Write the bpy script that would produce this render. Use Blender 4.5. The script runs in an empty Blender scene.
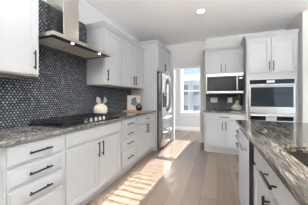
import bpy, bmesh, math, random
from mathutils import Vector, Matrix
random.seed(7)
S = bpy.context.scene
COL = S.collection
PI = math.pi

# ------------------------------------------------------------------ camera
cam_d = bpy.data.cameras.new('camera')
cam = bpy.data.objects.new('camera', cam_d)
COL.objects.link(cam)
F_PX, VX, VY = 163.52, 217.05, 97.955
cam_d.sensor_width = 36.0
cam_d.lens = F_PX / 308 * 36.0
cam_d.shift_y = -(102.5 - VY) / 308
cam_d.clip_start = 0.02
cam.location = (0, 0, 1.197)
cam.rotation_euler = (PI / 2, 0, math.atan((VX - 154) / F_PX))
S.camera = cam

# ------------------------------------------------------------------ colour management
S.view_settings.view_transform = 'Standard'
S.view_settings.look = 'None'
S.view_settings.exposure = 0.95
S.view_settings.gamma = 1.0
S.view_settings.use_curve_mapping = False
S.cycles.use_denoising = True
S.cycles.max_bounces = 10
S.cycles.diffuse_bounces = 6
S.cycles.glossy_bounces = 5
S.cycles.caustics_reflective = False
S.cycles.caustics_refractive = False

# ------------------------------------------------------------------ sky, sun, window daylight, added fill lights
W = bpy.data.worlds.new('sky')
S.world = W
W.use_nodes = True
wn = W.node_tree.nodes
wl = W.node_tree.links
wn.clear()
w_out = wn.new('ShaderNodeOutputWorld')
w_bg = wn.new('ShaderNodeBackground')
w_tc = wn.new('ShaderNodeTexCoord')
w_sep = wn.new('ShaderNodeSeparateXYZ')
w_ramp = wn.new('ShaderNodeValToRGB')
w_ramp.color_ramp.elements[0].position = 0.0
w_ramp.color_ramp.elements[0].color = (0.62, 0.80, 1.0, 1)
w_ramp.color_ramp.elements[1].position = 0.45
w_ramp.color_ramp.elements[1].color = (0.33, 0.55, 0.95, 1)
wl.new(w_tc.outputs['Generated'], w_sep.inputs[0])
wl.new(w_sep.outputs['Z'], w_ramp.inputs[0])
wl.new(w_ramp.outputs[0], w_bg.inputs['Color'])
wl.new(w_bg.outputs[0], w_out.inputs[0])
w_bg.inputs['Strength'].default_value = 0.62

sun_d = bpy.data.lights.new('sun', 'SUN')
sun = bpy.data.objects.new('sun', sun_d)
COL.objects.link(sun)
sun_d.energy = 20.0
sun_d.angle = 0.004
sun_d.color = (1.0, 0.93, 0.84)
sun.location = (0, 12, 8)
sun.rotation_euler = Vector((-0.052, -1.0, -0.487)).to_track_quat('-Z', 'Y').to_euler()


def area(name, loc, direction, sx, sy, watts, color):
    d = bpy.data.lights.new(name, 'AREA')
    d.shape = 'RECTANGLE'
    d.size, d.size_y = sx, sy
    d.energy = watts
    d.color = color
    o = bpy.data.objects.new(name, d)
    COL.objects.link(o)
    o.location = loc
    o.rotation_euler = Vector(direction).to_track_quat('-Z', 'Z').to_euler()
    return o


# daylight entering by the big windows of the living side (behind and right of the camera)
area('daylight_rear_window', (3.7, -3.93, 1.45), (0, 1, 0.8), 1.35, 1.95, 11, (0.86, 0.93, 1.0))
area('daylight_side_window', (4.43, 0.1, 1.45), (-1, 0, 1.0), 4.6, 1.95, 45, (0.96, 0.98, 1.0))
# added fill lights without any fitting, aimed up to brighten ceiling and room
area('ceiling_fill', (1.3, -0.4, 1.7), (0, 0.001, 1), 0.5, 0.5, 220, (0.92, 0.965, 1.0))
area('ceiling_fill', (-0.4, -1.9, 1.7), (0, 0.001, 1), 0.5, 0.5, 170, (0.92, 0.965, 1.0))
area('far_room_fill', (1.33, 5.4, 1.5), (-1, 0, 0), 1.0, 1.6, 50, (0.92, 0.965, 1.0))  # added fill at a windowless wall, brightens the room past the passage

# ------------------------------------------------------------------ materials


def mat(name, color=(0.8, 0.8, 0.8), rough=0.5, metal=0.0, spec=0.5, emit=None, es=0.0, coat=0.0):
    m = bpy.data.materials.new(name)
    m.use_nodes = True
    b = m.node_tree.nodes['Principled BSDF']
    b.inputs['Base Color'].default_value = (*color, 1)
    b.inputs['Roughness'].default_value = rough
    b.inputs['Metallic'].default_value = metal
    b.inputs['Specular IOR Level'].default_value = spec
    b.inputs['Coat Weight'].default_value = coat
    if emit:
        b.inputs['Emission Color'].default_value = (*emit, 1)
        b.inputs['Emission Strength'].default_value = es
    return m


class NT:
    """tiny helper for node graphs"""
    def __init__(s, m):
        s.t = m.node_tree
        s.b = s.t.nodes['Principled BSDF']

    def n(s, typ, **kw):
        nd = s.t.nodes.new(typ)
        for k, v in kw.items():
            setattr(nd, k, v)
        return nd

    def l(s, a, b):
        s.t.links.new(a, b)

    def pos(s):
        return s.n('ShaderNodeNewGeometry').outputs['Position']

    def math(s, op, a, b=None, c=None):
        nd = s.n('ShaderNodeMath', operation=op)
        for i, v in enumerate((a, b, c)):
            if v is None:
                continue
            if isinstance(v, (int, float)):
                nd.inputs[i].default_value = v
            else:
                s.l(v, nd.inputs[i])
        return nd.outputs[0]

    def comb(s, x, y, z):
        nd = s.n('ShaderNodeCombineXYZ')
        for i, v in enumerate((x, y, z)):
            if isinstance(v, (int, float)):
                nd.inputs[i].default_value = v
            else:
                s.l(v, nd.inputs[i])
        return nd.outputs[0]

    def noise(s, vec, scale, detail=4, rough=0.55, dist=0.0):
        nd = s.n('ShaderNodeTexNoise')
        s.l(vec, nd.inputs['Vector'])
        nd.inputs['Scale'].default_value = scale
        nd.inputs['Detail'].default_value = detail
        nd.inputs['Roughness'].default_value = rough
        nd.inputs['Distortion'].default_value = dist
        return nd.outputs['Fac']

    def ramp(s, fac, stops, interp='LINEAR'):
        nd = s.n('ShaderNodeValToRGB')
        cr = nd.color_ramp
        cr.interpolation = interp
        while len(cr.elements) < len(stops):
            cr.elements.new(0.5)
        for e, (p, c) in zip(cr.elements, stops):
            e.position = p
            e.color = (*c, 1) if len(c) == 3 else c
        s.l(fac, nd.inputs[0])
        return nd.outputs[0]

    def mix(s, fac, a, b, blend='MIX'):
        nd = s.n('ShaderNodeMix', data_type='RGBA', blend_type=blend)
        for i, v in ((0, fac), (6, a), (7, b)):
            if isinstance(v, (int, float)):
                nd.inputs[i].default_value = v
            elif isinstance(v, tuple):
                nd.inputs[i].default_value = (*v, 1)
            else:
                s.l(v, nd.inputs[i])
        return nd.outputs[2]

    def bump(s, h, strength, dist):
        nd = s.n('ShaderNodeBump')
        nd.inputs['Strength'].default_value = strength
        nd.inputs['Distance'].default_value = dist
        s.l(h, nd.inputs['Height'])
        s.l(nd.outputs[0], s.b.inputs['Normal'])


def mapped(g, vec, scale, rot=(0, 0, 0)):
    mp = g.n('ShaderNodeMapping')
    mp.inputs['Scale'].default_value = scale
    mp.inputs['Rotation'].default_value = rot
    g.l(vec, mp.inputs['Vector'])
    return mp.outputs[0]


M = {}
M['cab'] = mat('cabinet_white', (0.45, 0.453, 0.455), 0.38)
M['wall'] = mat('wall_paint', (0.62, 0.61, 0.60), 0.9)
M['ceil'] = mat('ceiling_paint', (0.92, 0.91, 0.895), 0.95)
M['trim'] = mat('trim_white', (0.82, 0.82, 0.81), 0.45)
for k, sc_ in (('wall', 60.0), ('ceil', 60.0)):
    g = NT(M[k])
    g.bump(g.noise(g.pos(), sc_, 2), 0.05, 0.002)
M['raw'] = mat('raw_plywood', (0.50, 0.30, 0.15), 0.6)
g = NT(M['raw'])
v = mapped(g, g.pos(), (14, 1.2, 14))
g.l(g.mix(g.noise(v, 3.0, 4), (0.50, 0.29, 0.14), (0.68, 0.44, 0.25)), g.b.inputs['Base Color'])
M['black'] = mat('black_metal', (0.012, 0.012, 0.013), 0.4, 0.3)
M['iron'] = mat('cast_iron', (0.012, 0.012, 0.013), 0.6, 0.0, 0.35)
M['enamel'] = mat('black_enamel', (0.008, 0.008, 0.009), 0.22)
M['glass_black'] = mat('black_glass', (0.006, 0.007, 0.009), 0.05, 0.0, 0.25)
M['oven_glass'] = mat('oven_glass', (0.005, 0.010, 0.017), 0.03, 0.0, 0.35)
M['dark'] = mat('dark_plastic', (0.018, 0.018, 0.020), 0.5)
M['display'] = mat('lit_display', (0.02, 0.03, 0.04), 0.2, emit=(0.55, 0.75, 0.95), es=0.8)
M['knob'] = mat('satin_knob', (0.70, 0.70, 0.70), 0.28, 1.0)


def steel(name, col, rough, axis):
    m = mat(name, col, rough, 1.0)
    g = NT(m)
    sc = [3.0, 3.0, 3.0]
    sc = [220.0] * 3
    sc[axis] = 2.0
    v = mapped(g, g.pos(), tuple(sc))
    n = g.noise(v, 1.0, 3)
    g.l(g.math('MULTIPLY_ADD', n, 0.10, rough - 0.05), g.b.inputs['Roughness'])
    return m


M['steel'] = steel('brushed_steel', (0.56, 0.555, 0.55), 0.27, 0)
M['steel_y'] = steel('brushed_steel_hood', (0.64, 0.61, 0.57), 0.30, 1)
M['steel_flue'] = steel('polished_flue_steel', (0.62, 0.59, 0.55), 0.17, 2)
M['steel_dark_refl'] = mat('steel_dark_reflection', (0.025, 0.025, 0.025), 0.35, 0.2)  # stainless hood border coloured dark in place of its reflection of the counter
M['steel_filter'] = mat('filter_steel', (0.74, 0.70, 0.63), 0.45, 0.3)
M['fridge'] = steel('fridge_steel', (0.56, 0.56, 0.57), 0.22, 2)
M['fridge_handle'] = mat('handle_steel', (0.22, 0.22, 0.225), 0.38, 0.9)
M['dish'] = mat('dishwasher_steel', (0.80, 0.84, 0.92), 0.28, 0.25)
M['cream'] = mat('cream_ceramic', (0.74, 0.65, 0.52), 0.6)
M['petal'] = mat('dried_petal', (0.86, 0.85, 0.83), 0.8)
M['sage'] = mat('grey_stoneware', (0.42, 0.41, 0.36), 0.45)
g = NT(M['sage'])
g.l(g.mix(g.noise(g.pos(), 40, 4), (0.22, 0.22, 0.19), (0.36, 0.36, 0.31)), g.b.inputs['Base Color'])
M['lightwood'] = mat('light_wood', (0.48, 0.30, 0.15), 0.55)
g = NT(M['lightwood'])
g.l(g.mix(g.noise(mapped(g, g.pos(), (4, 30, 30)), 3, 4), (0.38, 0.22, 0.10), (0.58, 0.38, 0.21)), g.b.inputs['Base Color'])
M['plate'] = mat('white_plastic', (0.84, 0.84, 0.83), 0.35)
M['siding'] = mat('pale_siding', (0.50, 0.49, 0.48), 0.8)
g = NT(M['siding'])
sep = g.n('ShaderNodeSeparateXYZ')
g.l(g.pos(), sep.inputs[0])
lap = g.math('FRACT', g.math('MULTIPLY', sep.outputs['Z'], 5.0))
g.l(g.mix(g.math('GREATER_THAN', lap, 0.85), (0.74, 0.73, 0.72), (0.55, 0.54, 0.53)), g.b.inputs['Base Color'])
M['farpane'] = mat('far_window_pane', (0.16, 0.18, 0.20), 0.3)
M['roofing'] = mat('grey_shingle', (0.22, 0.21, 0.21), 0.9)
M['lamp'] = mat('lamp_glow', (1, 1, 1), 0.5, emit=(1.0, 0.93, 0.80), es=6.0)
M['hoodlamp'] = mat('hood_lamp_glow', (1, 1, 1), 0.5, emit=(1.0, 0.95, 0.85), es=4.0)
M['sink'] = mat('sink_composite', (0.022, 0.017, 0.015), 0.30)
M['blind'] = mat('blind_slat', (0.80, 0.80, 0.80), 0.5)
M['ground'] = mat('yard_ground', (0.25, 0.25, 0.22), 0.95)

# window pane: clear, faintly reflecting
m = bpy.data.materials.new('window_glass')
m.use_nodes = True
t = m.node_tree
t.nodes.clear()
o_ = t.nodes.new('ShaderNodeOutputMaterial')
mx = t.nodes.new('ShaderNodeMixShader')
tr = t.nodes.new('ShaderNodeBsdfTransparent')
gl = t.nodes.new('ShaderNodeBsdfGlossy')
gl.inputs['Roughness'].default_value = 0.02
tr.inputs[0].default_value = (0.95, 0.97, 0.98, 1)
mx.inputs[0].default_value = 0.06
t.links.new(tr.outputs[0], mx.inputs[1])
t.links.new(gl.outputs[0], mx.inputs[2])
t.links.new(mx.outputs[0], o_.inputs[0])
M['glass'] = m

# insect screen of the lower sash: fine mesh, half open
m = bpy.data.materials.new('insect_screen')
m.use_nodes = True
t = m.node_tree
t.nodes.clear()
o_ = t.nodes.new('ShaderNodeOutputMaterial')
mx = t.nodes.new('ShaderNodeMixShader')
tr = t.nodes.new('ShaderNodeBsdfTransparent')
df = t.nodes.new('ShaderNodeBsdfDiffuse')
df.inputs[0].default_value = (0.12, 0.12, 0.12, 1)
mx.inputs[0].default_value = 0.10
t.links.new(tr.outputs[0], mx.inputs[1])
t.links.new(df.outputs[0], mx.inputs[2])
t.links.new(mx.outputs[0], o_.inputs[0])
M['screen'] = m

# plank floor
M['floor'] = mat('oak_planks', (0.3, 0.24, 0.19), 0.42)
g = NT(M['floor'])
sep = g.n('ShaderNodeSeparateXYZ')
g.l(g.pos(), sep.inputs[0])
pw, pl = 0.19, 1.5
row = g.math('FLOOR', g.math('DIVIDE', sep.outputs['X'], pw))
off = g.math('FRACT', g.math('MULTIPLY', row, 0.37))
lng = g.math('ADD', g.math('DIVIDE', sep.outputs['Y'], pl), off)
cell = g.comb(row, g.math('FLOOR', lng), 0.0)
wnz = g.n('ShaderNodeTexWhiteNoise', noise_dimensions='2D')
g.l(cell, wnz.inputs['Vector'])
tone = g.ramp(wnz.outputs['Value'], [(0.0, (0.160, 0.117, 0.087)), (0.5, (0.205, 0.150, 0.113)), (1.0, (0.245, 0.185, 0.142))])
gv = mapped(g, g.pos(), (26, 1.6, 1))
grain = g.noise(gv, 1.6, 6, 0.6, 0.4)
tone = g.mix(g.math('MULTIPLY', grain, 0.55), tone, (0.28, 0.222, 0.18))
fx = g.math('FRACT', g.math('DIVIDE', sep.outputs['X'], pw))
fy = g.math('FRACT', lng)
edge = g.math('MAXIMUM', g.math('LESS_THAN', fx, 0.022), g.math('LESS_THAN', fy, 0.0028))
tone = g.mix(edge, tone, (0.09, 0.07, 0.055))
g.l(tone, g.b.inputs['Base Color'])
g.l(g.math('MULTIPLY_ADD', grain, 0.15, 0.15), g.b.inputs['Roughness'])
g.bump(grain, 0.06, 0.002)


def mosaic(name, axis):
    """small dark penny tiles with pale grout on a vertical wall; axis 0: wall runs along X, 1: along Y"""
    m = mat(name, (0.05, 0.05, 0.06), 0.2, spec=0.4)
    g = NT(m)
    sep = g.n('ShaderNodeSeparateXYZ')
    g.l(g.pos(), sep.inputs[0])
    s = 0.031
    u = g.math('DIVIDE', sep.outputs['XY'[axis]], s)
    w = g.math('DIVIDE', sep.outputs['Z'], s * 1.0)
    R3 = math.sqrt(3)

    def lattice(du, dw):
        a = g.math('ADD', u, du)
        b = g.math('DIVIDE', g.math('ADD', w, dw), R3)
        ia = g.math('ROUND', a)
        ib = g.math('ROUND', b)
        ra = g.math('SUBTRACT', a, ia)
        rb = g.math('MULTIPLY', g.math('SUBTRACT', b, ib), R3)
        d = g.math('SQRT', g.math('ADD', g.math('MULTIPLY', ra, ra), g.math('MULTIPLY', rb, rb)))
        return d, ia, ib, ra, rb
    d1, a1, b1, ra1, rb1 = lattice(0, 0)
    d2, a2, b2, ra2, rb2 = lattice(0.5, R3 / 2)
    first = g.math('LESS_THAN', d1, d2)
    d = g.math('MINIMUM', d1, d2)
    idv = g.comb(g.math('ADD', g.math('MULTIPLY', first, a1), g.math('MULTIPLY', g.math('SUBTRACT', 1.0, first), g.math('ADD', a2, 500.0))),
                 g.math('ADD', g.math('MULTIPLY', first, b1), g.math('MULTIPLY', g.math('SUBTRACT', 1.0, first), b2)), 0.0)
    wnz = g.n('ShaderNodeTexWhiteNoise', noise_dimensions='2D')
    g.l(idv, wnz.inputs['Vector'])
    cloud = g.noise(g.pos(), 3.0, 3)
    val = g.math('ADD', g.math('MULTIPLY', wnz.outputs['Value'], 0.75), g.math('MULTIPLY', cloud, 0.35))
    tile = g.ramp(val, [(0.10, (0.060, 0.067, 0.085)), (0.50, (0.115, 0.123, 0.145)), (0.80, (0.17, 0.18, 0.20)), (1.0, (0.30, 0.31, 0.33))])
    grout_f = g.math('SMOOTH_MIN', 1.0, g.math('MAXIMUM', 0.0, g.math('DIVIDE', g.math('SUBTRACT', d, 0.325), 0.06)), 0.01)
    colr = g.mix(grout_f, tile, (0.004, 0.0045, 0.006))
    g.l(colr, g.b.inputs['Base Color'])
    g.l(g.math('MULTIPLY_ADD', grout_f, 0.5, 0.28), g.b.inputs['Roughness'])
    # every tile is a slightly domed, slightly tilted button
    dome = g.math('MULTIPLY', g.math('MINIMUM', d, 0.45), -1.0)
    g.bump(dome, 0.35, 0.006)
    return m


M['tile_y'] = mosaic('penny_tile_left', 1)
M['tile_x'] = mosaic('slate_tile_back', 0)

# speckled dark granite for the wall counters
M['granite'] = mat('dark_granite', (0.1, 0.1, 0.1), 0.12)
g = NT(M['granite'])
p = g.pos()
n1 = g.noise(p, 9.0, 6, 0.65, 0.6)
n2 = g.noise(p, 38.0, 4, 0.6, 0.3)
base = g.ramp(n1, [(0.30, (0.012, 0.012, 0.012)), (0.45, (0.050, 0.048, 0.045)), (0.56, (0.17, 0.16, 0.15)), (0.66, (0.035, 0.034, 0.034)), (0.80, (0.36, 0.35, 0.33))])
spk = g.ramp(n2, [(0.40, (0, 0, 0)), (0.56, (0.10, 0.09, 0.08)), (0.70, (0.60, 0.56, 0.50))])
g.l(g.mix(0.5, base, spk, 'ADD'), g.b.inputs['Base Color'])

# streaked stone on the island
M['stone'] = mat('streaked_stone', (0.3, 0.28, 0.25), 0.10, spec=0.3)
g = NT(M['stone'])
p = mapped(g, g.pos(), (1.0, 0.13, 1.0), (0, 0, -0.10))
warp = g.noise(p, 3.0, 3)
wv = g.n('ShaderNodeVectorMath', operation='ADD')
g.l(p, wv.inputs[0])
g.l(g.comb(g.math('MULTIPLY', warp, 0.16), 0.0, 0.0), wv.inputs[1])
n1 = g.noise(wv.outputs[0], 19.0, 6, 0.58, 0.25)
n2 = g.noise(wv.outputs[0], 42.0, 4, 0.6, 0.2)
base = g.ramp(n1, [(0.34, (0.008, 0.007, 0.006)), (0.41, (0.030, 0.025, 0.020)), (0.46, (0.22, 0.19, 0.15)), (0.50, (0.028, 0.023, 0.019)), (0.56, (0.12, 0.10, 0.08)), (0.60, (0.28, 0.25, 0.21)), (0.64, (0.05, 0.042, 0.035)), (0.74, (0.45, 0.42, 0.37))])
fine = g.ramp(n2, [(0.35, (0.25, 0.24, 0.22)), (0.6, (1.0, 1.0, 1.0))])
g.l(g.mix(0.75, base, fine, 'MULTIPLY'), g.b.inputs['Base Color'])

# botanical print: grey leaf blotches on off-white paper
M['print'] = mat('leaf_print', (0.75, 0.74, 0.72), 0.7)
g = NT(M['print'])
tc = g.n('ShaderNodeTexCoord')
sep = g.n('ShaderNodeSeparateXYZ')
g.l(tc.outputs['Generated'], sep.inputs[0])
dx = g.math('MULTIPLY', g.math('SUBTRACT', sep.outputs['X'], 0.50), 2.3)
dz = g.math('MULTIPLY', g.math('SUBTRACT', sep.outputs['Z'], 0.55), 1.9)
rad = g.math('SQRT', g.math('ADD', g.math('MULTIPLY', dx, dx), g.math('MULTIPLY', dz, dz)))
ang = g.math('ARCTAN2', dz, dx)
leaf = g.math('MULTIPLY', g.noise(mapped(g, tc.outputs['Generated'], (1, 1, 1)), 7.0, 3, 0.6, 1.0), 1.05)
g.l(g.mix(g.math('LESS_THAN', rad, leaf), (0.76, 0.75, 0.73), (0.20, 0.21, 0.21)), g.b.inputs['Base Color'])

# ------------------------------------------------------------------ mesh helpers


class MB:
    def __init__(s):
        s.bm = bmesh.new()

    def box(s, x0, x1, y0, y1, z0, z1, bev=0.0, seg=1):
        t = bmesh.new()
        r = bmesh.ops.create_cube(t, size=1.0)
        for v in t.verts:
            v.co = Vector(((x0 + x1) / 2 + v.co.x * (x1 - x0), (y0 + y1) / 2 + v.co.y * (y1 - y0), (z0 + z1) / 2 + v.co.z * (z1 - z0)))
        if bev > 0:
            bmesh.ops.bevel(t, geom=list(t.edges), offset=bev, segments=seg, affect='EDGES', profile=0.5)
        s.merge(t)
        return s

    def merge(s, t, mtx=None):
        me = bpy.data.meshes.new('tmp')
        t.to_mesh(me)
        t.free()
        if mtx is not None:
            me.transform(mtx)
        s.bm.from_mesh(me)
        bpy.data.meshes.remove(me)

    def tube(s, pts, r, n=10, cap=True):
        """round bar along a polyline; r a number or one per point"""
        pts = [Vector(p) for p in pts]
        rs = r if isinstance(r, (list, tuple)) else [r] * len(pts)
        rings = []
        prev = None
        for i, p in enumerate(pts):
            a = pts[max(i - 1, 0)]
            b = pts[min(i + 1, len(pts) - 1)]
            d = (b - a).normalized()
            if prev is None:
                ref = Vector((0, 0, 1)) if abs(d.z) < 0.9 else Vector((1, 0, 0))
                e1 = d.cross(ref).normalized()
            else:
                e1 = (prev - d * prev.dot(d)).normalized()
            prev = e1
            e2 = d.cross(e1)
            rings.append([s.bm.verts.new(p + (e1 * math.cos(2 * PI * k / n) + e2 * math.sin(2 * PI * k / n)) * rs[i]) for k in range(n)])
        for A, B in zip(rings, rings[1:]):
            for k in range(n):
                s.bm.faces.new((A[k], A[(k + 1) % n], B[(k + 1) % n], B[k]))
        if cap:
            s.bm.faces.new(rings[0][::-1])
            s.bm.faces.new(rings[-1])
        return s

    def lathe(s, prof, c, n=28):
        """profile [(r,z)] turned about a vertical axis through c"""
        rings = []
        for r, z in prof:
            rings.append([s.bm.verts.new((c[0] + r * math.cos(2 * PI * k / n), c[1] + r * math.sin(2 * PI * k / n), c[2] + z)) for k in range(n)])
        for A, B in zip(rings, rings[1:]):
            for k in range(n):
                s.bm.faces.new((A[k], A[(k + 1) % n], B[(k + 1) % n], B[k]))
        s.bm.faces.new(rings[0][::-1])
        s.bm.faces.new(rings[-1])
        return s

    def loft_rect(s, x0, x1, y0, y1, prof, left=True, right=True):
        """crown: rings of a rectangle growing at the front (y0) and at the chosen ends"""
        rings = []
        for o, z in prof:
            a = x0 - (o if left else 0)
            b = x1 + (o if right else 0)
            rings.append([s.bm.verts.new(p) for p in ((a, y0 - o, z), (b, y0 - o, z), (b, y1, z), (a, y1, z))])
        for A, B in zip(rings, rings[1:]):
            for k in range(4):
                s.bm.faces.new((A[k], A[(k + 1) % 4], B[(k + 1) % 4], B[k]))
        s.bm.faces.new(rings[0][::-1])
        s.bm.faces.new(rings[-1])
        return s

    def plate_hole(s, o, i, z0, z1):
        """slab o=(x0,x1,y0,y1) with a rectangular hole i"""
        def ring(r, z):
            return [s.bm.verts.new(p) for p in ((r[0], r[2], z), (r[1], r[2], z), (r[1], r[3], z), (r[0], r[3], z))]
        ot, it, ob, ib = ring(o, z1), ring(i, z1), ring(o, z0), ring(i, z0)
        for k in range(4):
            q = (k + 1) % 4
            s.bm.faces.new((ot[k], ot[q], it[q], it[k]))
            s.bm.faces.new((ob[q], ob[k], ib[k], ib[q]))
            s.bm.faces.new((ob[k], ob[q], ot[q], ot[k]))
            s.bm.faces.new((it[k], it[q], ib[q], ib[k]))
        return s

    def build(s, name, material, parent=None, smooth=False, off=None):
        bmesh.ops.recalc_face_normals(s.bm, faces=list(s.bm.faces))
        me = bpy.data.meshes.new(name)
        if off is not None:
            bmesh.ops.translate(s.bm, verts=list(s.bm.verts), vec=-Vector(off))
        s.bm.to_mesh(me)
        s.bm.free()
        if smooth:
            for p in me.polygons:
                p.use_smooth = True
        me.materials.append(material)
        o = bpy.data.objects.new(name, me)
        COL.objects.link(o)
        if parent is not None:
            o.parent = parent
        elif off is not None:
            o.location = off
        return o


def thing(name, label, cat, loc=(0, 0, 0), rz=0.0, group=None):
    o = bpy.data.objects.new(name, None)
    o.empty_display_size = 0.1
    COL.objects.link(o)
    o.location = loc
    o.rotation_euler = (0, 0, rz)
    o['label'] = label
    o['category'] = cat
    if group:
        o['group'] = group
    return o


def struct(name, mb, m):
    o = mb.build(name, m)
    o['kind'] = 'structure'
    return o


# ------------------------------------------------------------------ setting
LW = -1.927      # left wall
CZ = 2.715       # ceiling
YB = 4.40        # wall behind the microwave run
YD = 4.55        # wall with the passage
YF = 6.05        # far wall with the window
RX, RY = 4.5, -4.0
struct('floor', MB().box(-3.0, RX + 0.1, RY - 0.1, YF + 0.15, -0.1, 0.0), M['floor'])
struct('ceiling', MB().box(-3.0, RX + 0.1, RY - 0.1, YF + 0.15, CZ, CZ + 0.12), M['ceil'])
struct('wall_left', MB().box(LW - 0.12, LW, RY, YD + 0.12, 0, CZ), M['wall'])
OX0, OX1, OZ = -1.165, -0.41, 2.05
struct('wall_passage', MB().box(LW, OX0, YD, YD + 0.12, 0, CZ).box(OX1, -0.27, YD, YD + 0.12, 0, CZ).box(OX0, OX1, YD, YD + 0.12, OZ, CZ), M['wall'])
struct('wall_back', MB().box(-0.27, 1.39, YB, YD + 0.12, 0, CZ), M['wall'])
struct('wall_right', MB().box(1.395, RX, 3.60, YD + 0.12, 0, CZ), M['wall'])
WX0, WX1, WZ0, WZ1 = -1.22, -0.55, 0.66, 2.38
struct('wall_far', MB().box(-3.0, WX0, YF, YF + 0.12, 0, CZ).box(WX1, 1.5, YF, YF + 0.12, 0, CZ)
       .box(WX0, WX1, YF, YF + 0.12, 0, WZ0).box(WX0, WX1, YF, YF + 0.12, WZ1, CZ), M['wall'])
struct('wall_far_left', MB().box(-3.0, -2.9, YD + 0.12, YF, 0, CZ), M['wall'])
struct('wall_far_right', MB().box(1.39, 1.5, YD + 0.12, YF, 0, CZ), M['wall'])
# living side, behind and right of the camera: walls round the two big windows
struct('wall_rear', MB().box(LW, 3.0, RY - 0.1, RY, 0, CZ).box(4.4, RX, RY - 0.1, RY, 0, CZ)
       .box(3.0, 4.4, RY - 0.1, RY, 0, 0.45).box(3.0, 4.4, RY - 0.1, RY, 2.45, CZ), M['wall'])
struct('wall_side', MB().box(RX, RX + 0.1, RY, -2.25, 0, CZ).box(RX, RX + 0.1, 2.45, 3.6, 0, CZ)
       .box(RX, RX + 0.1, -2.25, 2.45, 0, 0.45).box(RX, RX + 0.1, -2.25, 2.45, 2.45, CZ), M['wall'])
w2 = MB()
for x in (3.0, 4.33):
    w2.box(x, x + 0.07, RY - 0.03, RY + 0.09, 0.45, 2.45)
w2.box(3.0, 4.4, RY - 0.03, RY + 0.09, 0.45, 0.50).box(3.0, 4.4, RY - 0.03, RY + 0.09, 2.40, 2.45).box(3.0, 4.4, RY + 0.075, RY + 0.1, 1.42, 1.47)
struct('window_2', w2, M['trim'])
w3 = MB()
for y in (-2.25, -0.71, 0.83, 2.38):
    w3.box(RX - 0.09, RX + 0.03, y, y + 0.07, 0.45, 2.45)
w3.box(RX - 0.09, RX + 0.03, -2.25, 2.45, 0.45, 0.50).box(RX - 0.09, RX + 0.03, -2.25, 2.45, 2.40, 2.45)
struct('window_3', w3, M['trim'])

# far window: casing, sashes, pane
fw = 0.045
wf = MB()
wf.box(WX0, WX0 + fw, YF + 0.01, YF + 0.09, WZ0, WZ1).box(WX1 - fw, WX1, YF + 0.01, YF + 0.09, WZ0, WZ1)
wf.box(WX0, WX1, YF + 0.01, YF + 0.09, WZ1 - fw, WZ1).box(WX0, WX1, YF + 0.01, YF + 0.09, WZ0, WZ0 + 0.05)
wf.box(WX0, WX1, YF + 0.02, YF + 0.08, 1.435, 1.495)
win = struct('window_1', wf, M['trim'])
sill = MB().box(WX0 - 0.07, WX1 + 0.07, YF - 0.05, YF + 0.01, WZ0 - 0.03, WZ0 + 0.0, 0.004).box(WX0 - 0.05, WX1 + 0.05, YF - 0.015, YF, WZ0 - 0.11, WZ0 - 0.03)
sill.build('window_sill', M['trim'], win)
cas = MB().box(WX0 - 0.075, WX0, YF - 0.018, YF, WZ0, WZ1 + 0.08, 0.003).box(WX1, WX1 + 0.075, YF - 0.018, YF, WZ0, WZ1 + 0.08, 0.003).box(WX0, WX1, YF - 0.018, YF, WZ1, WZ1 + 0.08, 0.003)
cas.build('window_casing', M['trim'], win)
MB().box(WX0 + fw, WX1 - fw, YF + 0.048, YF + 0.052, WZ0 + 0.05, WZ1 - fw).build('window_pane', M['glass'], win)

MB().box(WX0 + fw, WX1 - fw, YF + 0.082, YF + 0.083, WZ0 + 0.05, 1.44).build('insect_screen', M['screen'], win)

# passage trim, baseboards
tb = MB()
tb.box(OX0, OX0 + 0.02, YD - 0.002, YD + 0.122, 0, OZ).box(OX1 - 0.02, OX1, YD - 0.002, YD + 0.122, 0, OZ).box(OX0 + 0.02, OX1 - 0.02, YD - 0.002, YD + 0.122, OZ - 0.02, OZ)
trim1 = struct('trim_1', tb, M['trim'])
struct('baseboard_far', MB().box(-2.9, 1.39, YF - 0.016, YF, 0, 0.13, 0.003), M['trim'])
struct('baseboard_right', MB().box(1.395, RX, 3.585, 3.60, 0, 0.13, 0.003), M['trim'])

# hinges left on the right jamb of the passage
for z in (0.42, 1.10, 1.86):
    MB().box(OX1 - 0.004, OX1 + 0.010, YD - 0.012, YD - 0.002, z - 0.045, z + 0.045, 0.002).build('hinge', M['knob'], trim1)

# ------------------------------------------------------------------ cabinets (local frame: x along the run, front at y=0 facing -y)
RV = 0.018       # reveal of the face frame
FT = 0.02        # front thickness


def door_mesh(x0, x1, z0, z1):
    st = 0.058
    b = MB()
    b.box(x0, x0 + st, -FT, 0, z0, z1, 0.0015).box(x1 - st, x1, -FT, 0, z0, z1, 0.0015)
    b.box(x0 + st, x1 - st, -FT, 0, z0, z0 + st, 0.0015).box(x0 + st, x1 - st, -FT, 0, z1 - st, z1, 0.0015)
    b.box(x0 + st, x1 - st, -FT + 0.011, 0, z0 + st, z1 - st)
    i = 0.009      # bead inside the frame
    for a in ((x0 + st, x0 + st + i, z0 + st, z1 - st), (x1 - st - i, x1 - st, z0 + st, z1 - st)):
        b.box(a[0], a[1], -FT + 0.005, -FT + 0.012, a[2], a[3])
    for a in ((z0 + st, z0 + st + i), (z1 - st - i, z1 - st)):
        b.box(x0 + st + i, x1 - st - i, -FT + 0.005, -FT + 0.012, a[0], a[1])
    return b


def drawer_mesh(x0, x1, z0, z1):
    b = MB()
    b.box(x0, x1, -FT + 0.006, 0, z0, z1, 0.002)
    b.box(x0 + 0.011, x1 - 0.011, -FT, -FT + 0.008, z0 + 0.011, z1 - 0.011, 0.004)
    return b


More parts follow.
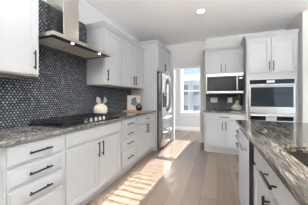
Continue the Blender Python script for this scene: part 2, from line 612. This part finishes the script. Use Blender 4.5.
def handle_mesh(cx, cz, vertical, L=0.175, cc=0.128):
    b = MB()
    y = -FT - 0.030
    if vertical:
        b.tube([(cx, y, cz - L / 2), (cx, y, cz + L / 2)], 0.0072)
        for s in (-1, 1):
            b.tube([(cx, -FT, cz + s * cc / 2), (cx, y, cz + s * cc / 2)], 0.0052, 8)
    else:
        b.tube([(cx - L / 2, y, cz), (cx + L / 2, y, cz)], 0.0072)
        for s in (-1, 1):
            b.tube([(cx + s * cc / 2, -FT, cz), (cx + s * cc / 2, y, cz)], 0.0052, 8)
    return b


def put_door(t, x0, x1, z0, z1, hx=None, hz=None):
    d = door_mesh(x0, x1, z0, z1).build('door', M['cab'], t)
    if hx is not None:
        handle_mesh(hx, hz, True).build('handle', M['black'], d)
    return d


def put_drawer(t, x0, x1, z0, z1, handle=True, name='drawer'):
    d = drawer_mesh(x0, x1, z0, z1).build(name, M['cab'], t)
    if handle:
        handle_mesh((x0 + x1) / 2, (z0 + z1) / 2, False).build('handle', M['black'], d)
    return d


STACK = ((0.722, 0.862), (0.572, 0.702), (0.422, 0.552), (0.125, 0.402))


def base_cabinet(label, loc, rz, w, depth, kind, group=None, open_top=False, end=None):
    t = thing('base_cabinet', label, 'cabinet', loc, rz, group)
    b = MB()
    zt = 0.885
    if open_top:
        b.box(0, 0.018, 0, depth, 0.1, zt).box(w - 0.018, w, 0, depth, 0.1, zt)
        b.box(0.018, w - 0.018, 0, 0.018, 0.1, zt).box(0.018, w - 0.018, depth - 0.018, depth, 0.1, zt)
        b.box(0.018, w - 0.018, 0.018, depth - 0.018, 0.1, 0.118)
    else:
        b.box(0, w, 0, depth, 0.1, zt, 0.001)
    b.build('body', M['cab'], t)
    MB().box(0, w, 0.055, 0.07, 0, 0.1).build('toe_kick', M['cab'], t)
    a, c = RV, w - RV
    mid = w / 2
    if kind == 'stack':
        for z0, z1 in STACK:
            put_drawer(t, a, c, z0, z1)
    else:
        if kind == 'false':
            put_drawer(t, a, c, 0.722, 0.862, False, 'false_front')
        else:
            put_drawer(t, a, c, 0.722, 0.862)
        put_door(t, a, mid - 0.004, 0.125, 0.702, mid - 0.035, 0.60)
        put_door(t, mid + 0.004, c, 0.125, 0.702, mid + 0.035, 0.60)
    return t


CROWN = ((0.0, 0.0), (0.008, 0.0), (0.008, 0.018), (0.022, 0.030), (0.040, 0.062), (0.046, 0.066), (0.046, 0.082))


def crown_part(t, x0, x1, y1, z, left, right):
    MB().loft_rect(x0, x1, -FT * 0.0, y1, [(o, z + h) for o, h in CROWN], left, right).build('crown', M['cab'], t)


def upper_cabinet(label, loc, rz, w, depth, z0, z1, doors, group=None, left=False, right=False, hz=None, name='upper_cabinet'):
    """doors: list of (x0, x1, side of handle)"""
    t = thing(name, label, 'cabinet', loc, rz, group)
    b = MB()
    b.box(0, w, 0, depth, z0 + 0.022, z1)
    b.box(0, w, 0, 0.0138, z0, z0 + 0.022).box(0, 0.0138, 0.0138, depth, z0, z0 + 0.022).box(w - 0.0138, w, 0.0138, depth, z0, z0 + 0.022)
    b.build('body', M['cab'], t)
    MB().box(0.014, w - 0.014, 0.014, depth - 0.012, z0 + 0.008, z0 + 0.0215).build('underside_panel', M['raw'], t)
    for x0, x1, side in doors:
        hx = x1 - 0.046 if side > 0 else x0 + 0.040
        put_door(t, x0, x1, z0 + 0.012, z1 - 0.012, hx, hz if hz else z0 + 0.145)
    crown_part(t, 0, w, depth, z1, left, right)
    return t


# left run: base units
BX = -1.322      # body front of the base units
BD = BX - LW - 0.003     # depth
L0, L1, L2, L3, L4 = 0.648, 1.103, 2.061, 2.525, 3.475
base_cabinet('white double-door base cabinet left of the four-drawer unit, cut by the left edge', (BX, -0.27, 0), PI / 2, L0 + 0.27, BD, 'drawer')
base_cabinet('white four-drawer base cabinet nearest the camera, left of the cooktop', (BX, L0, 0), PI / 2, L1 - L0, BD, 'stack')
base_cabinet('white double-door base cabinet under the black gas cooktop', (BX, L1, 0), PI / 2, L2 - L1, BD, 'false')
base_cabinet('narrow white four-drawer base cabinet between the cooktop unit and the cabinet by the fridge', (BX, L2, 0), PI / 2, L3 - L2, BD, 'stack')
base_cabinet('white base cabinet with one drawer over two doors beside the refrigerator', (BX, L3, 0), PI / 2, L4 - L3 - 0.024, BD, 'drawer')

# left run: worktop
wt = thing('countertop', 'long dark speckled granite countertop along the left wall', 'countertop', (LW, L4 / 2, 0.885))
MB().box(LW + 0.001, -1.277, -0.29, L4 - 0.023, 0.8852, 0.915, 0.004, 2).build('slab', M['granite'], wt, off=(LW, L4 / 2, 0.885))

# tiles on the left wall
bs = thing('tile_backsplash', 'dark glossy mosaic tile backsplash covering the left wall behind the cooktop', 'backsplash', (LW, 1.6, 0.915))
MB().box(LW + 0.001, LW + 0.009, 1.067, 2.027, 1.399, 2.345).build('hood_tile_field', M['tile_y'], bs, off=(LW, 1.6, 0.915))
MB().box(LW + 0.001, LW + 0.009, -0.29, L4 - 0.023, 0.9155, 1.399).build('tile_field', M['tile_y'], bs, off=(LW, 1.6, 0.915))

# left run: wall units
UX = -1.597
UD = UX - LW - 0.011
UZ0, UZ1 = 1.40, 2.255
w_ = 0.915
upper_cabinet('white wall cabinet left of the range hood, running out of the frame', (UX, 1.065 - w_, 0), PI / 2, w_, UD, UZ0, UZ1,
              [(0.012, w_ / 2 - 0.003, 1), (w_ / 2 + 0.003, w_ - 0.012, 1)], right=True)
w_ = 2.485 - 2.03
upper_cabinet('narrow single-door white wall cabinet just right of the range hood', (UX, 2.03, 0), PI / 2, w_, UD, UZ0, UZ1, [(0.012, w_ - 0.012, -1)], left=True)
w_ = L4 - 0.023 - 2.485
upper_cabinet('double-door white wall cabinet next to the refrigerator surround', (UX, 2.485, 0), PI / 2, w_, UD, UZ0, UZ1,
              [(0.012, w_ / 2 - 0.003, 1), (w_ / 2 + 0.003, w_ - 0.012, -1)])

# refrigerator surround: two tall panels and the cabinet over the fridge
FX = -1.265
fw_ = YD - 0.003 - (L4 - 0.02)
fc = thing('refrigerator_surround', 'tall white panel and top cabinet enclosing the refrigerator', 'cabinet', (FX, L4 - 0.02, 0), PI / 2)
fd_ = FX - LW - 0.003
MB().box(0, 0.02, 0, fd_, 0, 2.41).build('side_panel', M['cab'], fc)
MB().box(fw_ - 0.10, fw_, 0, fd_, 0, 2.41).build('side_panel', M['cab'], fc)
MB().box(0.02, fw_ - 0.10, 0, fd_, 1.83, 2.41).build('body', M['cab'], fc)
hm = 0.02 + (fw_ - 0.12) / 2
put_door(fc, 0.025, hm - 0.003, 1.845, 2.395, hm - 0.032, 1.955)
put_door(fc, hm + 0.003, fw_ - 0.105, 1.845, 2.395, hm + 0.032, 1.955)
crown_part(fc, 0, fw_, fd_, 2.41, True, False)

# ------------------------------------------------------------------ refrigerator (local: front faces -y, width along x)
rw = 0.905
fr = thing('refrigerator', 'stainless steel french-door refrigerator with water dispenser beside the passage', 'refrigerator', (-1.245, L4 + 0.04, 0), PI / 2)
MB().box(0, rw, 0.0, 0.64, 0.03, 1.78, 0.004).build('cabinet_body', M['dark'], fr)
MB().box(0.03, rw - 0.03, 0.05, 0.5, 0.0, 0.03).build('foot_rail', M['dark'], fr)
dt = 0.065


def fr_door(name, x0, x1, z0, z1):
    b = MB()
    n = 8       # a gently bowed front
    vs = []
    for i in range(n + 1):
        u = i / n
        x = x0 + (x1 - x0) * u
        X = (x - rw / 2) / (rw / 2)
        y = -dt - 0.018 * (1 - X * X)
        e = min(u, 1 - u) * (x1 - x0)
        if e < 1e-6:
            y += 0.012
        vs.append([b.bm.verts.new((x, y, z0)), b.bm.verts.new((x, y, z1)), b.bm.verts.new((x, -0.006, z0)), b.bm.verts.new((x, -0.006, z1))])
    for A, B in zip(vs, vs[1:]):
        b.bm.faces.new((A[0], B[0], B[1], A[1]))
        b.bm.faces.new((A[2], A[3], B[3], B[2]))
        b.bm.faces.new((A[1], B[1], B[3], A[3]))
        b.bm.faces.new((A[0], A[2], B[2], B[0]))
    for A in (vs[0], vs[-1]):
        b.bm.faces.new((A[0], A[1], A[3], A[2]))
    return b.build(name, M['fridge'], fr)


def bow_handle(parent, p0, p1, out):
    p0, p1 = Vector(p0), Vector(p1)
    pts, n = [], 10
    for i in range(n + 1):
        u = i / n
        q = p0.lerp(p1, u)
        q.y -= out * (1 - (2 * u - 1) ** 4) * (0.75 + 0.25 * math.sin(PI * u))
        pts.append(q)
    MB().tube(pts, 0.013, 10).build('handle', M['fridge_handle'], parent, True)


d1 = fr_door('upper_door', 0.003, rw / 2 - 0.003, 0.77, 1.775)
d2 = fr_door('upper_door', rw / 2 + 0.003, rw - 0.003, 0.77, 1.775)
d3 = fr_door('freezer_drawer', 0.003, rw - 0.003, 0.44, 0.762)
d4 = fr_door('freezer_drawer', 0.003, rw - 0.003, 0.07, 0.432)
bow_handle(d1, (rw / 2 - 0.05, -dt - 0.012, 0.86), (rw / 2 - 0.05, -dt - 0.012, 1.68), 0.060)
bow_handle(d2, (rw / 2 + 0.05, -dt - 0.012, 0.86), (rw / 2 + 0.05, -dt - 0.012, 1.68), 0.060)
bow_handle(d3, (0.10, -dt - 0.004, 0.715), (rw - 0.10, -dt - 0.004, 0.715), 0.065)
bow_handle(d4, (0.10, -dt - 0.004, 0.385), (rw - 0.10, -dt - 0.004, 0.385), 0.065)
ds = MB().box(0.12, 0.31, -dt - 0.022, -dt + 0.01, 0.98, 1.32, 0.004).build('dispenser', M['glass_black'], d1)
MB().box(0.135, 0.295, -dt - 0.026, -dt - 0.021, 1.25, 1.30).build('dispenser_panel', M['steel'], d1)
for x in (0.02, rw - 0.12):
    MB().box(x, x + 0.10, -0.04, 0.06, 1.78, 1.80, 0.003).build('hinge_cover', M['dark'], fr)

# ------------------------------------------------------------------ range hood
HX, H0, H1 = -1.435, 1.092, 2.005
hb = (LW, (H0 + H1) / 2, 1.80)
hood = thing('range_hood', 'stainless steel chimney range hood mounted over the cooktop', 'range hood', hb)
zt, zb = 1.833, 1.797
b = MB()
x0 = LW + 0.010
b.box(HX - 0.004, HX, H0, H1, zb, zt).box(x0, HX - 0.004, H0, H0 + 0.004, zb, zt).box(x0, HX - 0.004, H1 - 0.004, H1, zb, zt).box(x0, HX - 0.004, H0 + 0.004, H1 - 0.004, zt - 0.004, zt)
b.box(x0, x0 + 0.01, H0 + 0.004, H1 - 0.004, zb, zt - 0.004)
b.build('canopy', M['steel_y'], hood, off=hb)
MB().plate_hole((x0 + 0.01, HX - 0.004, H0 + 0.004, H1 - 0.004), (x0 + 0.045, HX - 0.095, H0 + 0.055, H1 - 0.055), zb + 0.002, zb + 0.008).build('underside_border', M['steel_dark_refl'], hood, off=hb)
ff0, ff1 = H0 + 0.055, H1 - 0.055
for k in range(3):
    a = ff0 + (ff1 - ff0) * k / 3
    c = ff0 + (ff1 - ff0) * (k + 1) / 3
    b = MB().box(x0 + 0.045, HX - 0.095, a, c, zb + 0.010, zb + 0.018)
    b.box(x0 + 0.045, HX - 0.095, a, a + 0.012, zb + 0.004, zb + 0.010).box(x0 + 0.045, HX - 0.095, c - 0.012, c, zb + 0.004, zb + 0.010)
    for j in range(7):
        y = a + 0.03 + (c - a - 0.06) * j / 6
        b.box(x0 + 0.06, HX - 0.11, y - 0.006, y + 0.006, zb + 0.006, zb + 0.010)
    f = b.build('filter', M['steel_filter'], hood, off=hb)
for y in (1.36, 1.80):
    b = MB().lathe([(0.017, 0.0), (0.017, 0.004)], (HX - 0.052, y, zb - 0.002), 20)
    lt = b.build('lamp', M['hoodlamp'], hood, off=hb)
    d = bpy.data.lights.new('hood_spot', 'SPOT')
    d.energy, d.spot_size, d.spot_blend, d.shadow_soft_size, d.color = 2.2, 2.0, 0.6, 0.03, (1.0, 0.93, 0.82)
    lo = bpy.data.objects.new('hood_spot', d)
    COL.objects.link(lo)
    lo.location = Vector((HX - 0.052, y, zb - 0.012))
MB().box(x0, -1.635, 1.372, 1.592, zt, 2.30, 0.002).box(x0, -1.639, 1.376, 1.588, 2.30, CZ).build('chimney', M['steel_flue'], hood, off=hb)
for k in range(4):
    y = 1.50 + k * 0.035
    MB().box(HX, HX + 0.003, y, y + 0.014, zb + 0.012, zb + 0.024).build('button', M['dark'], hood, off=hb)

# ------------------------------------------------------------------ gas cooktop
c0, c1 = 1.115, 2.030
cx0, cx1 = -1.845, -1.315
cb = ((cx0 + cx1) / 2, (c0 + c1) / 2, 0.915)
ct = thing('gas_cooktop', 'black five-burner gas cooktop with cast iron grates on the left counter', 'cooktop', cb)
MB().box(cx0, cx1, c0, c1, 0.915, 0.927, 0.003).build('hob_plate', M['enamel'], ct, off=cb)
burn = [(-1.71, 1.28, 0.045), (-1.47, 1.25, 0.038), (-1.60, 1.572, 0.060), (-1.71, 1.865, 0.045), (-1.47, 1.885, 0.038)]
for x, y, r in burn:
    q = MB().lathe([(r, 0), (r, 0.010), (r * 0.8, 0.014), (r * 0.8, 0.022), (r * 0.7, 0.026)], (x, y, 0.927), 20).build('burner', M['iron'], ct, off=cb)
third = (c1 - c0 - 0.03) / 3
for k in range(3):
    a = c0 + 0.015 + third * k + 0.004
    c = a + third - 0.008
    b = MB()
    xa, xb = cx0 + 0.02, cx1 - (0.085 if k == 1 else 0.02)
    zz0, zz1 = 0.952, 0.964
    bw = 0.011
    b.box(xa, xb, a, a + bw, zz0, zz1, 0.002).box(xa, xb, c - bw, c, zz0, zz1, 0.002)
    b.box(xa, xa + bw, a, c, zz0, zz1, 0.002).box(xb - bw, xb, a, c, zz0, zz1, 0.002)
    my = (a + c) / 2
    b.box(xa, xb, my - bw / 2, my + bw / 2, zz0, zz1 + 0.003, 0.002)
    for fx in (0.25, 0.5, 0.75):
        mx_ = xa + (xb - xa) * fx
        b.box(mx_ - bw / 2, mx_ + bw / 2, a, c, zz0, zz1 + 0.003, 0.002)
    for px in (xa, xb - bw):
        for py in (a, c - bw):
            b.box(px, px + bw, py, py + bw, 0.927, zz0)
    b.build('grate', M['iron'], ct, off=cb)
for k in range(5):
    y = 1.572 + (k - 2) * 0.076
    q = MB().lathe([(0.018, 0), (0.018, 0.005), (0.015, 0.007), (0.014, 0.030), (0.012, 0.033)], (-1.352, y, 0.927), 18)
    q.box(-1.355, -1.349, y - 0.017, y + 0.017, 0.958, 0.966, 0.001)
    q.build('knob', M['knob'], ct, off=cb)

# ------------------------------------------------------------------ things on the left counter
vb = (-1.785, 2.19, 0.915)
vz = thing('vase', 'round cream vase with two pale dried petals behind the cooktop', 'vase', vb)
MB().lathe([(0.055, 0), (0.088, 0.018), (0.107, 0.055), (0.112, 0.092), (0.104, 0.132), (0.078, 0.166), (0.034, 0.184), (0.024, 0.182), (0.020, 0.12)], vb, 32).build('vessel', M['cream'], vz, True, off=vb)
for dy, lean, tilt in ((-0.080, 0.0, 0.25), (0.080, 0.03, -0.25)):
    b = MB()
    n = 7
    rows = []
    for i in range(n + 1):
        u = i / n
        wd = 0.006 + 0.046 * math.sin(PI * min(1, u * 0.92 + 0.04)) ** 0.8
        cy = vb[1] + dy * min(1.0, 0.3 + 1.6 * u) + lean * u * 0.5
        cx = vb[0] + 0.015 * math.sin(u * PI)
        z = vb[2] + 0.165 + 0.135 * u
        rows.append([(cx + 0.012 * (abs(j) == 1) + tilt * 0.02 * j, cy + wd * j, z) for j in (-1, -0.5, 0, 0.5, 1)])
    vs = [[b.bm.verts.new(p) for p in r] for r in rows]
    for A, B in zip(vs, vs[1:]):
        for j in range(4):
            b.bm.faces.new((A[j], A[j + 1], B[j + 1], B[j]))
    r = bmesh.ops.solidify(b.bm, geom=list(b.bm.faces), thickness=0.004)
    b.build('petal', M['petal'], vz, True, off=vb)

tb_ = (-1.60, 3.03, 0.915)
ty = thing('wooden_tray', 'light wooden board on the counter under the framed leaf print', 'tray', tb_)
MB().box(-1.82, -1.40, 2.905, 3.13, 0.915, 0.937, 0.006, 2).build('board', M['lightwood'], ty, off=tb_)
pb = (-1.635, 3.07, 0.937)
pf = thing('picture_frame', 'framed grey leaf print with light wood edge standing near the fridge panel', 'picture', pb)
px0, px1, pz0, pz1 = -1.80, -1.475, 0.937, 1.255
fwid = 0.006
b = MB().box(px0, px0 + fwid, 3.055, 3.085, pz0, pz1).box(px1 - fwid, px1, 3.055, 3.085, pz0, pz1).box(px0 + fwid, px1 - fwid, 3.055, 3.085, pz0, pz0 + fwid).box(px0 + fwid, px1 - fwid, 3.055, 3.085, pz1 - fwid, pz1)
b.build('frame', M['lightwood'], pf, off=pb)
MB().box(px0 + fwid, px1 - fwid, 3.066, 3.080, pz0 + fwid, pz1 - fwid).build('print', M['print'], pf, off=pb)
kb_ = (-1.475, 2.980, 0.937)
kv = thing('bud_vase', 'small round black vase in front of the framed print', 'vase', kb_)
MB().lathe([(0.030, 0), (0.056, 0.024), (0.067, 0.060), (0.061, 0.098), (0.036, 0.126), (0.026, 0.140), (0.030, 0.152), (0.022, 0.150), (0.016, 0.10)], kb_, 24).build('vessel', M['enamel'], kv, True, off=kb_)

# ------------------------------------------------------------------ microwave run on the back wall
MX0, MX1 = -0.27, 0.545
MF = 3.79
mw_ = MX1 - MX0
base_cabinet('white base cabinet with one drawer over two doors under the microwave', (MX0, MF, 0), 0, mw_, YB - MF - 0.003, 'drawer')
wt2 = thing('countertop', 'short dark granite countertop below the microwave', 'countertop', (MX0, MF, 0.885))
MB().box(MX0 - 0.012, MX1, MF - 0.045, YB - 0.001, 0.8852, 0.915, 0.003, 2).build('slab', M['granite'], wt2, off=(MX0, MF, 0.885))
bs2 = thing('tile_backsplash', 'dark slate tile backsplash under the microwave', 'backsplash', (MX0, YB, 0.915))
MB().box(MX0, MX1, YB - 0.009, YB - 0.001, 0.9155, 1.298).build('tile_field', M['tile_x'], bs2, off=(MX0, YB, 0.915))
MUY = 4.045
upper_cabinet('white double-door wall cabinet above the microwave', (MX0, MUY, 0), 0, mw_ - 0.001, YB - MUY - 0.003, 1.735, 2.265,
              [(0.012, mw_ / 2 - 0.003, 1), (mw_ / 2 + 0.003, mw_ - 0.013, -1)], left=True, hz=1.865)

# microwave
mx0, mx1 = -0.232, 0.526
mz0, mz1 = 1.302, 1.735
my = 3.905
mb = (mx0, my, mz0)
mwv = thing('microwave', 'stainless steel over-counter microwave below the back wall cabinet', 'microwave', mb)
MB().box(mx0, mx1, my + 0.02, YB - 0.009, mz0, mz1 - 0.001, 0.003).build('case', M['dark'], mwv, off=mb)
MB().box(mx0, mx1, my - 0.004, my + 0.02, mz1 - 0.062, mz1 - 0.002, 0.003).build('top_vent', M['steel'], mwv, off=mb)
dm = MB().box(mx0, mx1 - 0.105, my, my + 0.02, mz0 + 0.05, mz1 - 0.064, 0.002).build('door', M['glass_black'], mwv, off=mb)
MB().box(mx0 + 0.06, mx1 - 0.21, my - 0.002, my + 0.001, mz0 + 0.105, mz1 - 0.11).build('window', M['oven_glass'], dm)
MB().box(mx0, mx1, my - 0.004, my + 0.02, mz0, mz0 + 0.048, 0.002).build('bottom_trim', M['steel'], mwv, off=mb)
MB().box(mx0, mx0 + 0.018, my - 0.003, my + 0.001, mz0 + 0.05, mz1 - 0.064).build('edge_trim', M['steel'], dm)
for o in dm.children:
    o.data.transform(Matrix.Translation(-Vector(mb)))
b = MB().tube([(mx1 - 0.128, my - 0.036, mz0 + 0.06), (mx1 - 0.128, my - 0.036, mz1 - 0.075)], 0.014, 12)
for z in (mz0 + 0.09, mz1 - 0.105):
    b.box(mx1 - 0.138, mx1 - 0.118, my - 0.036, my, z - 0.012, z + 0.012)
h = b.build('handle', M['steel'], dm, off=mb)
cp = MB().box(mx1 - 0.103, mx1, my, my + 0.02, mz0 + 0.05, mz1 - 0.064, 0.002).build('control_panel', M['glass_black'], mwv, off=mb)
MB().box(mx1 - 0.085, mx1 - 0.022, my - 0.001, my + 0.001, mz1 - 0.125, mz1 - 0.095).build('display', M['display'], cp, off=mb)
MB().box(mx1 + 0.001, MX1 - 0.001, my - 0.02, YB - 0.009, mz0, mz1).build('filler_strip', M['dark'], mwv, off=mb)

# wall plates
for (xa, xb, n, lab) in ((-0.155, 0.010, 3, 'white three-gang switch plate on the dark tile, left of the two'), (0.245, 0.345, 2, 'white outlet plate on the dark tile, right of the two, near the vase')):
    ob = ((xa + xb) / 2, YB - 0.008, 1.145)
    pt = thing('wall_plate', lab, 'outlet', ob)
    MB().box(xa, xb, YB - 0.014, YB - 0.008, 1.085, 1.205, 0.002).build('cover', M['plate'], pt, off=ob)
    for k in range(n):
        c = xa + (xb - xa) * (k + 0.5) / n
        MB().box(c - 0.014, c + 0.014, YB - 0.018, YB - 0.014, 1.112, 1.178, 0.001).build('rocker', M['plate'], pt, off=ob)

vb2 = (0.405, 4.00, 0.915)
v2 = thing('vase', 'grey stoneware bottle vase with narrow neck below the microwave', 'vase', vb2)
MB().lathe([(0.070, 0), (0.105, 0.014), (0.122, 0.045), (0.115, 0.078), (0.080, 0.112), (0.042, 0.138), (0.028, 0.160), (0.026, 0.195), (0.034, 0.222), (0.028, 0.222), (0.020, 0.19)], vb2, 32).build('vessel', M['sage'], v2, True, off=vb2)

# ------------------------------------------------------------------ oven tower
TX0, TX1, TF = 0.546, 1.385, 3.74
tw = TX1 - TX0
ot = thing('oven_cabinet', 'tall white cabinet housing the wall oven, with two doors on top', 'cabinet', (TX0, TF, 0))
TD = YB - TF - 0.003
b = MB()
b.box(0, 0.04, 0, TD, 0.1, 2.365).box(tw - 0.04, tw, 0, TD, 0.1, 2.365)
b.box(0.04, tw - 0.04, 0, TD, 1.565, 2.365).box(0.04, tw - 0.04, 0, TD, 0.1, 0.30).box(0.04, tw - 0.04, TD - 0.02, TD, 0.3, 1.565)
b.build('body', M['cab'], ot)
MB().box(0, tw, 0.055, 0.07, 0, 0.1).build('toe_kick', M['cab'], ot)
put_door(ot, RV, tw / 2 - 0.003, 1.685, 2.35, tw / 2 - 0.034, 1.815)
put_door(ot, tw / 2 + 0.003, tw - RV, 1.685, 2.35, tw / 2 + 0.034, 1.815)
put_drawer(ot, RV, tw - RV, 0.125, 0.285)
crown_part(ot, 0, tw, TD, 2.365, True, False)

ob = (TX0 + tw / 2, TF, 0.30)
ov = thing('wall_oven', 'stainless steel double wall oven built into the tall white cabinet', 'oven', ob)
ox0, ox1 = TX0 + 0.041, TX1 - 0.041
yo = TF - 0.022
MB().box(ox0 + 0.004, ox1 - 0.004, TF + 0.004, TF + 0.58, 0.302, 1.56).build('case', M['dark'], ov, off=ob)
fa = MB().box(ox0, ox1, TF - 0.012, TF + 0.004, 0.302, 1.563, 0.002).build('trim_frame', M['steel'], ov, off=ob)
pn = MB().box(ox0 + 0.018, ox1 - 0.018, yo, TF - 0.012, 1.468, 1.552, 0.002).build('control_panel', M['glass_black'], ov, off=ob)
MB().box(ob[0] - 0.075, ob[0] + 0.055, yo - 0.001, yo + 0.001, 1.495, 1.530).build('display', M['display'], pn, off=ob)


def oven_door(z0, z1, g0, g1, hz):
    d = MB().box(ox0 + 0.006, ox1 - 0.006, yo, TF - 0.012, z0, z1, 0.003).build('oven_door', M['steel'], ov, off=ob)
    MB().box(ox0 + 0.035, ox1 - 0.035, yo - 0.003, yo + 0.001, g0, g1).build('glass', M['oven_glass'], d, off=ob)
    b = MB().tube([(ox0 + 0.03, yo - 0.05, hz), (ox1 - 0.03, yo - 0.05, hz)], 0.013, 12)
    for x in (ox0 + 0.06, ox1 - 0.06):
        b.box(x - 0.012, x + 0.012, yo - 0.05, yo, hz - 0.010, hz + 0.010)
    b.build('handle', M['steel'], d, off=ob)


oven_door(0.905, 1.462, 1.025, 1.405, 1.434)
oven_door(0.32, 0.892, 0.36, 0.72, 0.862)
for xa, xb in ((ox0 + 0.035, ox0 + 0.29), (ox1 - 0.29, ox1 - 0.035)):
    MB().box(xa, xb, yo - 0.004, yo + 0.001, 0.765, 0.845).build('lower_panel', M['glass_black'], ov, off=ob)

# ------------------------------------------------------------------ island
IX = 0.272
R = -PI / 2
I0, I1, I2, I3 = 2.33, 2.025, 1.415, 0.50
ID = 0.90
base_cabinet('narrow white four-drawer island cabinet at the far end beside the dishwasher', (IX, I0, 0), R, I0 - I1, ID, 'stack')
base_cabinet('white island sink cabinet with black handles nearest the camera', (IX, I2, 0), R, I2 - I3, ID, 'drawer', open_top=True)
wt3 = thing('countertop', 'brown and grey streaked stone countertop on the island, with the sink cut out', 'countertop', (0.7, 1.4, 0.885))
MB().plate_hole((0.224, 1.25, 0.46, 2.36), (0.342, 0.84, 0.56, 1.185), 0.8852, 0.915).build('slab', M['stone'], wt3, off=(0.7, 1.4, 0.885))
sb = (0.59, 0.87, 0.66)
sk = thing('sink', 'dark brown undermount sink set in the island countertop', 'sink', sb)
sx0, sx1, sy0, sy1 = 0.334, 0.848, 0.552, 1.193
b = MB()
t_ = 0.008
b.box(sx0, sx0 + t_, sy0, sy1, 0.66, 0.884).box(sx1 - t_, sx1, sy0, sy1, 0.66, 0.884).box(sx0 + t_, sx1 - t_, sy0, sy0 + t_, 0.66, 0.884).box(sx0 + t_, sx1 - t_, sy1 - t_, sy1, 0.66, 0.884).box(sx0, sx1, sy0, sy1, 0.652, 0.66)
b.build('basin', M['sink'], sk, off=sb)
MB().lathe([(0.045, 0), (0.045, 0.003), (0.03, 0.004)], (0.59, 0.87, 0.66), 20).build('drain', M['knob'], sk, off=sb)

dw = thing('dishwasher', 'stainless steel dishwasher in the island between drawers and sink cabinet', 'dishwasher', (IX, I1 - 0.004, 0), R)
wd_ = I1 - I2 - 0.008
MB().box(0, wd_, 0.0, ID - 0.02, 0.10, 0.88).build('tub', M['dark'], dw)
MB().box(0, wd_, 0.055, 0.07, 0.0, 0.10).build('toe_kick', M['dark'], dw)
dd = MB().box(0, wd_, -0.046, -0.001, 0.11, 0.872, 0.002).build('door', M['dark'], dw)
MB().box(0.001, wd_ - 0.001, -0.0485, -0.0455, 0.112, 0.87, 0.001).build('front_skin', M['dish'], dd)
b = MB().tube([(0.05, -0.085, 0.79), (wd_ - 0.05, -0.085, 0.79)], 0.010, 10)
for x in (0.06, wd_ - 0.06):
    b.box(x - 0.012, x + 0.012, -0.085, -0.046, 0.782, 0.798)
b.build('handle', M['steel'], dd)

# ------------------------------------------------------------------ ceiling lamps
def can(x, y, lab, watts):
    o = thing('recessed_light', lab, 'ceiling light', (x, y, CZ), 0, 'recessed ceiling lights')
    MB().lathe([(0.062, -0.004), (0.062, -0.001)], (0, 0, 0), 28).build('lens', M['lamp'], o)
    b = MB()
    n = 28
    rings = [[b.bm.verts.new((r * math.cos(2 * PI * k / n), r * math.sin(2 * PI * k / n), z)) for k in range(n)] for r, z in ((0.063, -0.002), (0.066, -0.007), (0.088, -0.005), (0.092, 0.0))]
    for A, B in zip(rings, rings[1:]):
        for k in range(n):
            b.bm.faces.new((A[k], A[(k + 1) % n], B[(k + 1) % n], B[k]))
    b.build('trim_ring', M['trim'], o, True)
    d = bpy.data.lights.new('can_lamp', 'SPOT')
    d.energy, d.spot_size, d.spot_blend, d.shadow_soft_size, d.color = watts, 2.4, 0.8, 0.06, (1.0, 0.93, 0.83)
    lo = bpy.data.objects.new('can_lamp', d)
    COL.objects.link(lo)
    lo.location = (x, y, CZ - 0.012)


can(-0.265, 2.97, 'white recessed ceiling light over the kitchen aisle', 22)
can(-0.50, 0.9, 'recessed ceiling light above the near end of the aisle', 10)

# ------------------------------------------------------------------ window blind and outdoors
bb = (WX0, YF, WZ1)
bl = thing('window_blind', 'white slatted blind with open slats in the far window', 'blind', bb)
MB().box(WX0 + 0.004, WX1 - 0.004, YF - 0.022, YF + 0.03, WZ1 - 0.05, WZ1 - 0.001, 0.003).build('headrail', M['blind'], bl, off=bb)
b = MB()
z = WZ1 - 0.09
tl = math.radians(0)
while z > WZ0 + 0.03:
    b.box(WX0 + 0.008, WX1 - 0.008, YF + 0.0, YF + 0.023, z - 0.0015, z + 0.0015)
    z -= 0.058
sl = b.build('slats', M['blind'], bl, off=bb)
b = MB()
for x in (WX0 + 0.12, WX1 - 0.12):
    b.tube([(x, YF - 0.019, WZ1 - 0.05), (x, YF - 0.019, WZ0 + 0.02)], 0.0012, 6)
b.build('ladder_cord', M['blind'], bl, off=bb)

struct('ground', MB().box(-60, 60, YF + 0.2, 90, -3.3, -3.2), M['ground'])
hb2 = (-4.5, 26, -3.2)
ho = thing('neighbouring_house', 'pale house with windows seen through the far window blind', 'house', hb2)
MB().box(-12, 3, 26, 34, -3.2, 3.9).build('facade', M['siding'], ho, off=hb2)
b = MB()
vs = [b.bm.verts.new(p) for p in ((-12.4, 25.6, 3.9), (3.4, 25.6, 3.9), (3.4, 34.4, 3.9), (-12.4, 34.4, 3.9), (-12.4, 30, 5.4), (3.4, 30, 5.4))]
for f in ((0, 1, 5, 4), (3, 4, 5, 2), (0, 4, 3), (1, 2, 5), (0, 3, 2, 1)):
    b.bm.faces.new([vs[i] for i in f])
b.build('roof', M['roofing'], ho, off=hb2)
for x in (-11, -8.6, -6.9, -5.2, -3.5, -1.2):
    for z in (-1.6, 1.6):
        f = MB().box(x, x + 1.0, 25.95, 26.0, z, z + 1.7).build('window', M['trim'], ho, off=hb2)
        MB().box(x + 0.08, x + 0.92, 25.93, 25.96, z + 0.08, z + 1.62).build('pane', M['farpane'], f, off=hb2)
